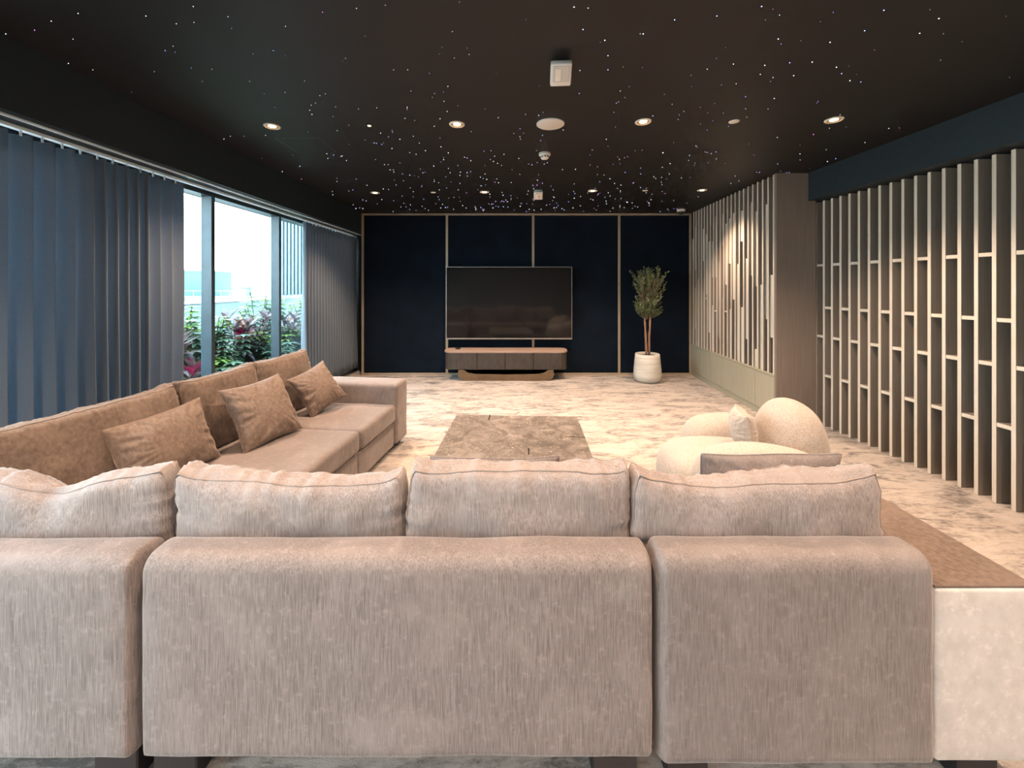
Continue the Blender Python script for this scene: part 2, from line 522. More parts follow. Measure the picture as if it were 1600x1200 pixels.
def throw_pillow(name, w, h, t, loc, rot, mat, label, group, seed=1, pinch=.09, rotin=0):
    """knife-edge scatter pillow, centre at the base edge"""
    root = empty(name, loc, 0, label, 'pillow', group); root.rotation_euler = rot
    ca, sa = math.cos(rotin), math.sin(rotin)
    hh = h / 2 * (abs(ca) + abs(sa) * w / h)
    def fn(a, c, b):
        T = t / 2 * (max(0, (1 - abs(a) ** 2.2)) * max(0, (1 - abs(b) ** 2.2))) ** .55 + .003
        x = w / 2 * a * (1 - pinch * (1 - b * b)); z = h / 2 * b * (1 - pinch * (1 - a * a))
        e = max(abs(a), abs(b))
        th_ = math.atan2(b, a)
        wr = nz3(math.cos(th_), math.sin(th_), e * .4, 5.5, seed) + .6 * nz3(math.cos(th_), math.sin(th_), e * .5, 12, seed + 2)
        y = c * T + c * .030 * wr * (e ** 3) * (1 - e ** 8) + .010 * nz3(x, 0, z, 7, seed + 3) * (1 - e ** 4) * c
        y += .018 * nz3(x, 0, z, 4, seed + 4)
        return Vector((x * ca - z * sa, y, x * sa + z * ca + hh))
    n = 44
    v, f = lattice(lin(n), [-1, 1], lin(n), fn)
    mesh_obj('pillow_cover', v, f, mat, root, True)
    path = []
    def mid(a, b): return (fn(a, -1, b) + fn(a, 1, b)) / 2
    for i in range(n): path.append(mid(-1 + 2 * i / n, 1))
    for i in range(n): path.append(mid(1, 1 - 2 * i / n))
    for i in range(n): path.append(mid(1 - 2 * i / n, -1))
    for i in range(n): path.append(mid(-1, -1 + 2 * i / n))
    tube('seam', path, .0035, mat, root, 5, True)
    return root

# ------------------------------------------------------------------ room shell
H = 2.70
XR = 3.33        # front edges of the slatted screen
YF = 6.60        # far panelled wall
YB = -3.4
XG = -2.80       # glass line
tag(box('floor', -2.96, 3.66, YB - .1, 7.1, -.12, 0, M['carpet']), 'beige carpet mottled with grey-brown streaks', kind='structure')
ceil = empty('ceiling', (0, 0, 0), label='matt black ceiling dotted with tiny star lights', kind='structure')
box('ceiling_slab', -2.45, 3.66, YB - .1, 7.1, H, H + .12, M['ceiling'], ceil)
# access hatch: a hair joint in the ceiling
def ceil_pt(x, y, h=1.21):
    Y = F * h / (446 - y); return ((x - 795) * Y / F, Y)
bm = bmesh.new()
hx = [ceil_pt(430, 216), ceil_pt(497, 215), ceil_pt(524, 237), ceil_pt(464, 237.5)]
for i in range(4):
    a, b_ = Vector(hx[i]), Vector(hx[(i + 1) % 4]); d = (b_ - a).normalized(); nn_ = Vector((-d.y, d.x)) * .003
    vs = [bm.verts.new((*(a + nn_), H - .0008)), bm.verts.new((*(a - nn_), H - .0008)), bm.verts.new((*(b_ - nn_), H - .0008)), bm.verts.new((*(b_ + nn_), H - .0008))]
    top = [bm.verts.new((v.co.x, v.co.y, H + .002)) for v in vs]
    bm.faces.new(vs)
    for k in range(4): bm.faces.new((vs[k], vs[(k + 1) % 4], top[(k + 1) % 4], top[k]))
bm_obj('hatch_joint', bm, M['blackpl'], ceil)

wl_ = empty('wall_left', label='dark bulkhead and sill around the long left window', kind='structure')
box('bulkhead', -3.02, -2.45, YB - .1, 7.1, 2.348, H + .12, M['bulkhead'], wl_)
box('sill_kerb', -3.02, -2.78, YB - .1, 7.1, 0, .09, M['bulkhead'], wl_, .004)
box('end_pier', -3.02, -2.80, 6.75, 7.1, .09, 2.348, M['bulkhead'], wl_)
box('near_pier', -3.02, -2.80, YB - .1, YB + .3, .09, 2.348, M['bulkhead'], wl_)

wf = empty('wall_far', label='far wall of navy fabric panels framed by thin champagne strips', kind='structure')
box('backing', -2.43, 3.66, YF + .03, 7.1, 0, H, M['gap'], wf)
box('side_return', -2.96, -2.43, 6.95, 7.1, 0, H, M['bulkhead'], wf)
xs_strip = [-2.43, -1.03, .405, 1.835, 3.02]
for i in range(4):
    x0, x1 = xs_strip[i] + .018, xs_strip[i + 1] - .018
    box('fabric_panel', x0, x1, YF, YF + .04, .045, H - .05, M['navy_panel'], wf, .006, 2)
for x in xs_strip:
    box('trim_strip', x - .02, x + .02, YF - .006, YF + .04, .03, H - .02, M['brass'], wf, .002, 1)
box('head_trim', -2.45, 3.04, YF - .008, YF + .04, H - .045, H - .012, M['brass'], wf, .002, 1)
box('floor_trim', -2.45, 3.04, YF - .008, YF + .04, 0, .035, M['brass'], wf, .002, 1)

wr_ = empty('wall_right', label='dark right wall with a bulkhead above the slatted screen', kind='structure')
box('wall_panel', 3.50, 3.66, YB - .1, 7.1, 0, H, M['slat_side'], wr_)
box('bulkhead', 3.22, 3.52, YB, 4.30, 2.40, H + .02, M['bulkhead'], wr_)
wb = empty('wall_back', label='plain warm wall behind the sofa', kind='structure')
box('wall_panel', -3.02, 3.66, YB - .1, YB, 0, H, M['wall_warm'], wb)

# window: long glazing with mullions
w1 = empty('window_1', label='long dark-framed window looking onto a planted terrace', kind='structure')
box('head_rail', XG - .04, XG + .06, YB, 6.95, 2.31, 2.348, M['frame'], w1, .004, 1)
box('bottom_rail', XG - .05, XG + .09, YB, 6.95, .09, .15, M['frame'], w1, .004, 1)
mull = [3.655 + 1.07 * k for k in range(-6, 4)]
mull = [y for y in mull if y > YB and y < 6.9]
for y in mull:
    box('mullion', XG - .02, XG + .08, y - .022, y + .022, .15, 2.31, M['frame'], w1, .003, 1)
edges = [YB] + mull + [6.95]
for a, b_ in zip(edges[:-1], edges[1:]):
    if b_ - a > .1:
        box('glass_pane', XG - .006, XG + .006, a + .022, b_ - .022, .15, 2.31, M['glass'], w1)
# curtain track, runners and a pale light strip, under the bulkhead
tk = empty('curtain_track', (0, 0, 0), label='white ceiling curtain track with a painted light strip above the left window', cat='curtain track')
box('rail', -2.665, -2.625, 1.6, 6.9, 2.328, 2.3475, M['track'], tk, .003, 1)
box('light_strip', -2.52, -2.50, 1.6, 6.9, 2.336, 2.3475, M['track'], tk, .002, 1)  # pale strip standing in for the window-lit soffit edge
vr, fr_ = [], []
yy = 1.75
while yy < 6.85:
    if not (3.2 < yy < 5.08):
        tube_data([(-2.645, yy, 2.328), (-2.645, yy, 2.300)], .006, 5, False, vr, fr_)
    yy += .1
tag(mesh_obj('runners', vr, fr_, M['track'], tk), kind='stuff')

def curtain(name, y0, y1, ztop, zbot, period, amp, label, seed, gather=None):
    verts, faces = [], []
    n = int((y1 - y0) / .008); m = 16
    th = [0.0]
    for i in range(n):
        y = y0 + (y1 - y0) * i / n
        p = period(y) if callable(period) else period
        th.append(th[-1] + 2 * PI * ((y1 - y0) / n) / p)
    for side in (0, 1):
        for i in range(n + 1):
            y = y0 + (y1 - y0) * i / n
            for k in range(m + 1):
                t = k / m
                z = ztop + (zbot - ztop) * t
                ph = th[i] + .5 * nz3(y, 0, t, 1.6, seed)
                s = math.sin(ph)
                a = amp * (.75 + .35 * t) * (1 + .35 * nz3(y, 0, t, 1.3, seed + 3))
                x = -2.645 + a * (s + .22 * math.sin(2 * ph + 1.0)) + .012 * nz3(y, 1, t, 3, seed + 5) * t
                yy = y + .018 * math.cos(ph) + .02 * nz3(y, 2, t, 1.0, seed + 6) * t
                if k == 0: z -= .012 * (1 - math.cos(th[i])) * .5
                if k == m: z += .006 * s
                verts.append((x - side * .004, yy, z))
    N = (n + 1) * (m + 1)
    for i in range(n):
        for k in range(m):
            a = i * (m + 1) + k
            faces.append((a, a + 1, a + m + 2, a + m + 1))
            faces.append((N + a, N + a + m + 1, N + a + m + 2, N + a + 1))
    for i in range(n):
        a = i * (m + 1); faces.append((a, a + m + 1, N + a + m + 1, N + a))
        a = i * (m + 1) + m; faces.append((a, N + a, N + a + m + 1, a + m + 1))
    for k in range(m):
        a = k; faces.append((a, N + a, N + a + 1, a + 1))
        a = n * (m + 1) + k; faces.append((a, a + 1, N + a + 1, N + a))
    o = mesh_obj(name, verts, faces, M['curtain'], None, True)
    return tag(o, label, 'curtain')
curtain('curtain', 1.72, 3.20, 2.312, .03, lambda y: .108 if y < 2.5 or y > 2.9 else .075, .040,
        'wide grey pleated curtain hanging nearest, behind the left sofa', 1)
curtain('curtain', 5.10, 6.88, 2.312, .075, .085, .038,
        'grey pleated curtain at the far end, beside the navy wall', 2)

# ------------------------------------------------------------------ right side: column and oak feature panelling
def wall_a(y):   # front plane of the feature panelling, slightly skewed
    return 2.875 + (y - 4.27) * (3.03 - 2.875) / (YF - 4.27)
pn = empty('feature_panelling', (2.95, 5.4, 0), label='tall panelling of pale oak slats over oak cupboards beside the navy wall', cat='wall panelling')
def P(o):
    o.parent = pn; o.matrix_parent_inverse = Matrix.Translation((-2.95, -5.4, 0)); return o
P(box('end_panel', 2.875, 3.30, 4.265, 4.30, 0, H - .003, M['end_panel'], None, .002, 1))
P(box('end_panel', 3.265, 3.30, 4.30, 6.598, 0, H - .003, M['end_panel'], None))
def a_box(name, y0, y1, d0, d1, z0, z1, mat, bev=.002):
    xa, xb = wall_a(y0), wall_a(y1)
    bm = bmesh.new()
    vs = [bm.verts.new(p) for p in ((xa + d0, y0, z0), (xa + d1, y0, z0), (xb + d1, y1, z0), (xb + d0, y1, z0),
                                    (xa + d0, y0, z1), (xa + d1, y0, z1), (xb + d1, y1, z1), (xb + d0, y1, z1))]
    for q in ((0, 3, 2, 1), (4, 5, 6, 7), (0, 1, 5, 4), (1, 2, 6, 5), (2, 3, 7, 6), (3, 0, 4, 7)): bm.faces.new([vs[i] for i in q])
    if bev: bmesh.ops.bevel(bm, geom=bm.edges[:], offset=bev, segments=1, affect='EDGES')
    return P(bm_obj(name, bm, mat))
a_box('back_board', 4.30, 6.59, .115, .13, .52, H - .003, M['slat_side'], 0)
rng = random.Random(21)
NA = 22
per = (6.585 - 4.30) / NA
ZB, ZT = .52, H - .006
def edge_mats(o, m2):
    """give the -x (room) faces the pale edge veneer"""
    me = o.data; me.materials.append(m2)
    for p in me.polygons:
        if p.normal.x < -.6: p.material_index = 1
fills = [   # height bands (0..1 of the panelled height) of pale filler boards between slats, near to far
    [(.18, .50)], [(.27, 1.0)], [(.0, .55)], [(.0, .10), (.44, .85)], [(.50, 1.0)], [(.14, .70)], [(.0, .32), (.70, .88)], [(.0, .70)],
    [(.36, 1.0)], [(.0, .30), (.58, .86)], [(.45, .92)], [(.0, .45), (.70, .95)], [(.1, .60)], [(.50, 1.0)], [(.0, .38), (.50, .80)],
    [(.12, .75)], [(.0, .2), (.38, .90)], [(.0, .50), (.62, .90)], [(.22, 1.0)], [(.0, .60)], [(.12, .50), (.56, .96)], [(.0, .80)]]
for i in range(NA):
    y0 = 4.302 + i * per
    o = a_box('slat', y0, y0 + .026, 0, .12, ZB, ZT, M['slat_side'])
    edge_mats(o, M['slat_face'])
    for (a, b_) in fills[i]:
        b_ = a + (b_ - a) * .82 if i % 3 else b_
        z0 = ZB + (ZT - ZB) * a; z1 = ZB + (ZT - ZB) * b_
        q = a_box('filler_board', y0 + .026, y0 + per, .016 + .018 * rng.random(), .10, z0 + .001, z1, M['slat_side'])
        edge_mats(q, M['slat_face'])
    if i % 3 == 1:
        z0 = ZB + (ZT - ZB) * rng.uniform(.25, .9)
        inside = any(ZB + (ZT - ZB) * a - .03 < z0 < ZB + (ZT - ZB) * b_ + .03 for a, b_ in fills[i])
        if not inside:
            q = a_box('small_shelf', y0 + .026, y0 + per, .01, .115, z0, z0 + .022, M['slat_side']); edge_mats(q, M['slat_face'])
q = a_box('ledge', 4.30, 6.595, -.002, .13, ZB - .022, ZB, M['door_oak'])
for ya, yb in ((4.30, 4.68), (4.68, 5.50), (5.50, 5.86), (5.86, 6.14), (6.14, 6.59)):
    a_box('cupboard_door', ya + .0025, yb - .0025, .002, .026, .075, ZB - .025, M['door_oak'])
a_box('cupboard_carcass', 4.30, 6.595, .027, .36, .0, ZB - .024, M['slat_side'], 0)
a_box('plinth', 4.30, 6.595, .008, .026, 0, .07, M['door_oak'])

# slatted screen along the right wall
sc_ = empty('slatted_screen', (3.4, 2.9, 0), label='long taupe screen of upright slats with staggered pale shelves', cat='slat screen')
yfar = 4.262
NB = 30; pb = .1052
bm = bmesh.new(); add_box(bm, 0, .165, -.0125, .0125, 0, 2.387, .0015, 1)
s0 = bm_obj('slat', bm, M['slat_side'], sc_)
s0.data.materials.append(M['slat_face'])
for p in s0.data.polygons:
    if p.normal.x < -.6: p.material_index = 1
bm = bmesh.new(); add_box(bm, 0, .16, -.0398, .0398, -.0135, .0135, .001, 1)
h0 = bm_obj('shelf', bm, M['slat_side'], sc_)
h0.data.materials.append(M['slat_face'])
for p in h0.data.polygons:
    if p.normal.x < -.6: p.material_index = 1
firstS = firstH = True
for i in range(NB):
    yc = yfar + .04 - i * pb
    o = s0 if firstS else s0.copy()
    if not firstS: COL.objects.link(o); o.parent = sc_
    firstS = False
    o.location = (XR - 3.4, yc - 2.9, .001)
    for z in ((1.705, .947) if i % 2 == 0 else (1.255, .54)):
        q = h0 if firstH else h0.copy()
        if not firstH: COL.objects.link(q); q.parent = sc_
        firstH = False
        q.location = (XR - 3.4 + .003, yc - 2.9 - pb / 2, z)
ylast = yfar + .04 - (NB - 1) * pb
tag(box('trim_1', 3.33, 3.50, YB, ylast - .13, 0, 2.399, M['end_panel']), 'plain taupe wall cladding past the end of the slatted screen', kind='structure')

# ------------------------------------------------------------------ sofas
def foot(x, y, parent, w=.10, d=.08, h=.11):
    return box('foot', x - w / 2, x + w / 2, y - d / 2, y + d / 2, 0.001, h, M['foot'], parent, .004, 1)
V1 = M['velvet']
YK = 1.155     # rear face of the near sofa
BT = .135      # thickness of its backrest
# middle module
s_mid = empty('sofa_module', (-.32, 1.6, 0), label='middle section of the taupe velvet sofa, its wide plain back towards us', cat='sofa')
def S(par, o):
    o.parent = par; o.matrix_parent_inverse = Matrix.Translation(-Vector(par.location)); return o
XA, XB = -1.083, .428
S(s_mid, upholstery('backrest', XA, XB, YK, YK + BT, .095, .695, .05, V1, rx=.022, rb=.03, seed=1, wob=.0035))
S(s_mid, upholstery('seat_base', XA + .01, XB - .01, YK + BT + .002, 1.95, .11, .27, .02, V1, seed=2))
S(s_mid, upholstery('seat_cushion', XA + .01, (XA + XB) / 2 - .003, YK + BT + .003, 1.985, .272, .425, .035, V1, seed=3, crown=.01))
S(s_mid, upholstery('seat_cushion', (XA + XB) / 2 + .003, XB - .01, YK + BT + .003, 1.985, .272, .425, .035, V1, seed=4, crown=.01))
for x in (XA + .085, XB - .11):
    for y in (YK + .07, 1.85): S(s_mid, foot(x, y, None, .13))
# right module with arm
s_r = empty('sofa_module', (1.0, 1.6, 0), label='right end section of the taupe velvet sofa with a broad pale armrest', cat='sofa')
XC, XD, XE = .436, 1.252, 1.56
S(s_r, upholstery('backrest', XC, XD, YK - .003, YK + BT, .08, .698, .05, M['velvet_grey'], rx=.030, rb=.03, seed=7, wob=.004))
S(s_r, upholstery('seat_base', XC + .01, XD, YK + BT + .002, 1.95, .11, .27, .02, V1, seed=8))
S(s_r, upholstery('seat_cushion', XC + .01, XD - .006, YK + BT + .003, 1.985, .272, .425, .035, V1, seed=9, crown=.01))
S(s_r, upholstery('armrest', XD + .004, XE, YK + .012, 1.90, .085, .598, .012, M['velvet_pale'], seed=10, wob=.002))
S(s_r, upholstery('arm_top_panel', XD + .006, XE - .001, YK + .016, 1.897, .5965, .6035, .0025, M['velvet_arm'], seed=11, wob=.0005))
for x in (XC + .10, XD + .15):
    for y in (YK + .07, 1.82): S(s_r, foot(x, y, None, .12))
# corner module
s_c = empty('sofa_module', (-1.7, 1.6, 0), label='left corner section of the taupe velvet sofa, cut off by the picture edge', cat='sofa')
XF0, XF1 = -2.33, -1.100
S(s_c, upholstery('backrest', XF0, XF1, YK - .002, YK + BT, .095, .693, .05, V1, rx=.022, rb=.03, seed=13))
S(s_c, upholstery('backrest', XF0, XF0 + BT, YK + BT + .004, 1.93, .11, .701, .034, V1, seed=14))
S(s_c, upholstery('seat_base', XF0 + BT + .003, XF1 - .01, YK + BT + .002, 1.93, .11, .27, .02, V1, seed=15))
S(s_c, upholstery('seat_cushion', XF0 + BT + .003, XF1 - .006, YK + BT + .003, 1.93, .272, .425, .035, V1, seed=16, crown=.01))
for x in (XF0 + .12, XF1 - .075):
    for y in (YK + .07, 1.82): S(s_c, foot(x, y, None, .13))

# left sofa, turned a little
PHI = R(-6.3)
P0 = (-.975, 3.83, 0)
s_f = empty('sofa_module', P0, PHI, 'far end section of the left velvet sofa with a low block armrest', 'sofa')
upholstery('armrest', -1.10, 0, -.27, 0, .05, .60, .035, V1, s_f, seed=21)
upholstery('backrest', -1.10, -.955, -.92, -.275, .05, .66, .032, V1, s_f, seed=22)
upholstery('seat_base', -.95, -.025, -.92, -.275, .05, .265, .015, V1, s_f, seed=23)
upholstery('seat_cushion', -.95, 0.0, -.918, -.277, .268, .43, .04, V1, s_f, seed=24, crown=.01)
for x in (-1.0, -.1):
    for y in (-.85, -.1): box('foot', x - .05, x + .05, y - .04, y + .04, .001, .05, M['foot'], s_f)
s_n = empty('sofa_module', P0, PHI, 'middle section of the left velvet sofa below the standing pillow', 'sofa')
upholstery('backrest', -1.10, -.955, -1.83, -.925, .05, .66, .032, V1, s_n, seed=25)
upholstery('seat_base', -.95, -.03, -1.83, -.925, .05, .265, .015, V1, s_n, seed=26)
upholstery('seat_cushion', -.95, -.006, -1.83, -.925, .268, .43, .04, V1, s_n, seed=27, crown=.01)
for x in (-1.0, -.1):
    for y in (-1.75, -1.0): box('foot', x - .05, x + .05, y - .04, y + .04, .001, .05, M['foot'], s_n)

# back cushions of the near sofa
VB = M['velvet_back']
gB = 'loose back cushions along the near sofa'
tl = R(3)
def at(x, Y): return (x - 795) * Y / F
box_cushion('back_cushion', .80, .432, .155, (at(95, 1.35) - .03, 1.385, .425), (tl, 0, R(1)), VB,
            'leftmost back cushion with a deep sagging fold in its top', gB, 1, .02, dip=(.05, .28, .05))
box_cushion('back_cushion', .765, .43, .155, (at(455, 1.35), 1.385, .425), (tl, 0, R(-1)), VB,
            'second back cushion from the left, drooping to its right', gB, 2, .02, dip=(.55, .6, .018))
box_cushion('back_cushion', .735, .447, .155, (at(810, 1.35), 1.385, .425), (tl, 0, 0), VB,
            'upright back cushion below the marble table, seen from behind', gB, 3, .004)
box_cushion('back_cushion', .83, .422, .16, (at(1172, 1.35) + .008, 1.385, .425), (tl, 0, R(.5)), VB,
            'rightmost back cushion with a peaked corner beside the armrest', gB, 4, .012, dip=(-.5, .35, .02), plump=.03, ears=.026)

# back cushions of the left sofa (local frame of the turned sofa)
ML = Matrix.Translation(P0) @ Matrix.Rotation(PHI, 4, 'Z')
def LP(x, y, z): return tuple(ML @ Vector((x, y, z)))
gL = 'loose back cushions along the left sofa'
VL = M['velvet_dark']
box_cushion('back_cushion', .63, .47, .17, LP(-.80, -.62, .425), (R(9), 0, R(-90) + PHI), VL,
            'far back cushion of the left sofa, beneath the window end', gL, 5, .005)
box_cushion('back_cushion', .60, .47, .17, LP(-.82, -1.235, .425), (R(9), 0, R(-90) + PHI), VL,
            'middle back cushion of the left sofa behind the standing pillow', gL, 6, .01)
box_cushion('back_cushion', .82, .47, .17, LP(-.83, -1.98, .425), (R(9), 0, R(-93) + PHI), VL,
            'long near back cushion of the left sofa, low behind its pillow', gL, 7, .015)

# scatter pillows
gP = 'scatter pillows on the sofas'
throw_pillow('scatter_pillow', .37, .37, .16, (-1.50, 3.265, .43), (R(30), 0, R(-121)), VL,
             'tilted brown pillow leaning in the far corner by the armrest', gP, 1, rotin=R(-17))
throw_pillow('scatter_pillow', .45, .44, .17, (-1.575, 2.675, .43), (R(29), 0, R(-110)), VL,
             'square brown pillow standing in the middle of the left sofa', gP, 2, rotin=R(-3))
throw_pillow('scatter_pillow', .52, .38, .17, (-1.81, 2.17, .43), (R(22), 0, R(-101)), VL,
             'brown pillow on the left sofa just behind the near back cushions', gP, 3, rotin=R(-2))
throw_pillow('scatter_pillow', .50, .40, .13, (at(774, 1.60), 1.60, .43), (R(8), 0, R(1)), M['velvet_grey'],
             'grey-brown pillow whose thin top shows in front of the marble table', gP, 4, pinch=.05)
throw_pillow('scatter_pillow', .545, .42, .14, (at(1190, 1.60), 1.60, .42), (R(8), 0, R(1)), M['velvet_grey'],
             'grey-brown pillow whose straight top edge shows below the armchair', gP, 5, pinch=.03)

# ------------------------------------------------------------------ coffee table
ct = empty('coffee_table', (.035, 2.80, 0), R(-2.6), 'low square table of dark brown veined marble on the carpet', 'coffee table')
box('table_top', -.53, .53, -.68, .68, .30, .35, M['marble'], ct, .004, 2)
box('plinth', -.40, .40, -.54, .54, .001, .30, M['marble'], ct, .004, 2)
for (x0, x1, y0, y1) in ((-.236, -.226, .56, .681), (.38, .531, .20, .206), (.10, .11, -.12, -.02)):
    box('inlay_strip', x0, x1, y0, y1, .345, .3512, M['gap'], ct)

# ------------------------------------------------------------------ armchair
ac = empty('armchair', (1.45, 2.52, 0), 0, 'round boucle armchair in cream, turned towards the marble table', 'armchair')
def blob(name, c, r, e, parent, rz=0, tilt=0, seed=0, flat=0.0, n=28):
    """superellipsoid cushion"""
    mt = Matrix.Translation(c) @ Matrix.Rotation(rz, 4, 'Z') @ Matrix.Rotation(tilt, 4, 'Y')
    verts, faces = [], []
    m = n * 2
    def pw(v, p): return math.copysign(abs(v) ** p, v)
    for i in range(1, n):
        th = PI * i / n - PI / 2
        for k in range(m):
            ph = 2 * PI * k / m
            x = pw(math.cos(th), e[1]) * pw(math.cos(ph), e[0]); y = pw(math.cos(th), e[1]) * pw(math.sin(ph), e[0]); z = pw(math.sin(th), e[1])
            p = Vector((x * r[0], y * r[1], z * r[2]))
            p *= 1 + .02 * nz3(x, y, z, 1.5, seed)
            verts.append(mt @ p)
    faces = []
    for i in range(n - 2):
        for k in range(m):
            a = i * m + k; b_ = i * m + (k + 1) % m
            faces.append((a, b_, b_ + m, a + m))
    verts.append(mt @ Vector((0, 0, -r[2]))); verts.append(mt @ Vector((0, 0, r[2])))
    s, t_ = len(verts) - 2, len(verts) - 1
    for k in range(m):
        faces.append((s, (k + 1) % m, k)); faces.append((t_, (n - 2) * m + k, (n - 2) * m + (k + 1) % m))
    return mesh_obj(name, verts, faces, M['boucle'], parent, True)
lathe('base_plinth', [(.0, .001), (.26, .001), (.27, .01), (.27, .075), (.0, .08)], M['foot'], ac, 32)
blob('seat', (-.07, .0, .265), (.41, .33, .205), (.75, .62), ac, 0, R(2), 1)
blob('armrest', (.12, .35, .315), (.33, .165, .245), (.85, .70), ac, R(4), 0, 2)
blob('armrest', (-.02, -.31, .33), (.40, .165, .265), (.85, .72), ac, R(-2), R(7), 3)
blob('backrest', (.345, .03, .43), (.195, .245, .325), (.95, .90), ac, R(-6), R(2), 4)
throw_pillow('lumbar_pillow', .27, .235, .14, (1.505, 2.50, .468), (R(10), 0, R(-107)), M['boucle'],
             'small cream boucle pillow lying in the round armchair', None, 9, pinch=.03)

# ------------------------------------------------------------------ far end: TV, console, tree
tv = empty('television', (0.005, 6.5, 0), 0, 'large wall-mounted television with a dark glossy screen', 'television')
box('casing', -1.025, 1.025, -.03, .02, .62, 1.79, M['blackpl'], tv, .004, 1)
box('screen', -1.015, 1.015, -.034, -.029, .64, 1.782, M['screen'], tv)
for (x0, x1, z0, z1) in ((-1.027, 1.027, 1.786, 1.794), (-1.027, -1.019, .62, 1.79), (1.019, 1.027, .62, 1.79), (-1.027, 1.027, .612, .632)):
    box('bezel', x0, x1, -.038, .0, z0, z1, M['steel'], tv, .001, 1)
box('wall_bracket', -.3, .3, .02, .099, .95, 1.45, M['blackpl'], tv)

cn = empty('media_console', (-.045, 6.38, 0), 0, 'long dark wooden media console with rounded ends on a bronze loop base', 'console')
def stadium(x0, x1, y0, y1, z0, z1, rad, n=8):
    pts = []
    for cx, cy, a0 in ((x1 - rad, y1 - rad, 0), (x0 + rad, y1 - rad, 90), (x0 + rad, y0 + rad, 180), (x1 - rad, y0 + rad, 270)):
        for k in range(n + 1):
            a = R(a0 + 90 * k / n); pts.append((cx + rad * math.cos(a), cy + rad * math.sin(a)))
    N = len(pts)
    v = [(x, y, z0) for x, y in pts] + [(x, y, z1) for x, y in pts]
    f = [tuple(range(N))[::-1], tuple(range(N, 2 * N))] + [(i, (i + 1) % N, N + (i + 1) % N, N + i) for i in range(N)]
    return v, f
v, f = stadium(-.965, .965, -.175, .20, .172, .437, .12); mesh_obj('body', v, f, M['console'], cn)
v, f = stadium(-.975, .975, -.185, .205, .437, .462, .125)
mesh_obj('top', v, f, M['console_top'], cn)
for (x0, x1) in ((-.885, -.458), (-.442, -.018), (-.002, .422), (.438, .87)):
    box('door', x0, x1, -.187, -.17, .178, .432, M['console'], cn, .002, 1)
bm = bmesh.new()
outer = [(-.74, .171), (-.755, .09), (-.72, .03), (-.66, .001), (.66, .001), (.72, .03), (.755, .09), (.74, .171)]
inner = [(.66, .171), (.60, .13), (.50, .11), (.0, .10), (-.50, .11), (-.60, .13), (-.66, .171)]
pts = outer + inner
fr0 = [bm.verts.new((x, -.185, z)) for x, z in pts]; fr1 = [bm.verts.new((x, -.09, z)) for x, z in pts]
bm.faces.new(fr0); bm.faces.new(fr1[::-1])
for i in range(len(pts)): bm.faces.new((fr0[i], fr0[(i + 1) % len(pts)], fr1[(i + 1) % len(pts)], fr1[i]))
bmesh.ops.triangulate(bm, faces=bm.faces[:2])
lp = bm_obj('base_loop', bm, M['bronze'], cn)
box('shade_block', -.5, .5, .05, .18, .001, .171, M['gap'], cn)  # dark block added in place of the shade inside the loop
# small dark puck on the console
tag(lathe('speaker_puck', [(.038, .463), (.042, .466), (.042, .476), (.034, .482), (.0, .483)], M['blackpl'], None, 24),
    'small flat black puck on the left end of the console', 'device').location = (-.045 - .78, 6.42, 0)

tr = empty('potted_olive_tree', (2.155, 6.17, 0), 0, 'slender olive tree with two trunks in a rounded white pot', 'potted tree')
lathe('pot', [(.12, .001), (.165, .008), (.196, .04), (.208, .10), (.204, .2), (.188, .36), (.183, .425), (.176, .432), (.168, .425), (.166, .38), (.0, .38)], M['pot'], tr, 40)
lathe('soil', [(.167, .375), (.165, .392), (.08, .402), (.0, .404)], M['soil'], tr, 24)
rt = random.Random(5)
def olive_trunk(pts, r0, r1):
    return tube('trunk', pts, lambda t: r0 + (r1 - r0) * t + .0025 * math.sin(t * 40), M['bark'], tr, 8)
def curve(p0, p1, p2, n=12):
    return [tuple((1 - t) ** 2 * Vector(p0) + 2 * t * (1 - t) * Vector(p1) + t * t * Vector(p2)) for t in [i / n for i in range(n + 1)]]
tA = curve((-.015, 0, .39), (-.03, .0, .9), (-.07, .02, 1.40)); tB = curve((.035, .02, .39), (.015, -.01, .9), (.09, 0, 1.46))
tB[5] = (tB[5][0] + .004, tB[5][1], tB[5][2])
olive_trunk(tA, .020, .009); olive_trunk(tB, .020, .008)
lv, lf, bv, bf = [], [], [], []
def leaf(verts, faces, p, d, L, W, up=None, fold=.15):
    d = d.normalized(); up = up or Vector((rt.uniform(-1, 1), rt.uniform(-1, 1), rt.uniform(0, 1)))
    s = d.cross(up)
    if s.length < 1e-4: s = Vector((1, 0, 0))
    s.normalize(); nrm = s.cross(d)
    b0 = len(verts)
    verts += [p, p + d * L * .35 + s * W / 2 + nrm * W * fold, p + d * L * .75 + s * W * .35 + nrm * W * fold, p + d * L - nrm * L * .06, p + d * L * .75 - s * W * .35 + nrm * W * fold, p + d * L * .35 - s * W / 2 + nrm * W * fold, p + d * L * .55]
    for k in range(6):
        faces.append((b0 + 6, b0 + k, b0 + (k + 1) % 6))
def twig(p, d, L):
    path = []; q = Vector(p); dd = d.normalized()
    n = 7
    for i in range(n + 1):
        path.append(tuple(q)); dd = (dd + Vector((rt.uniform(-.18, .18), rt.uniform(-.18, .18), rt.uniform(-.02, .14)))).normalized()
        if i > 1 or L < .15:
            for s in range(4):
                a = rt.uniform(0, 2 * PI)
                side = Vector((math.cos(a), math.sin(a), .4))
                leaf(lv, lf, q + dd * rt.uniform(0, L / n), (dd * .6 + side * .8), rt.uniform(.034, .055), .015)
        q = q + dd * (L / n)
    tube_data(path, lambda t: .003 * (1 - t) + .001, 4, False, bv, bf)
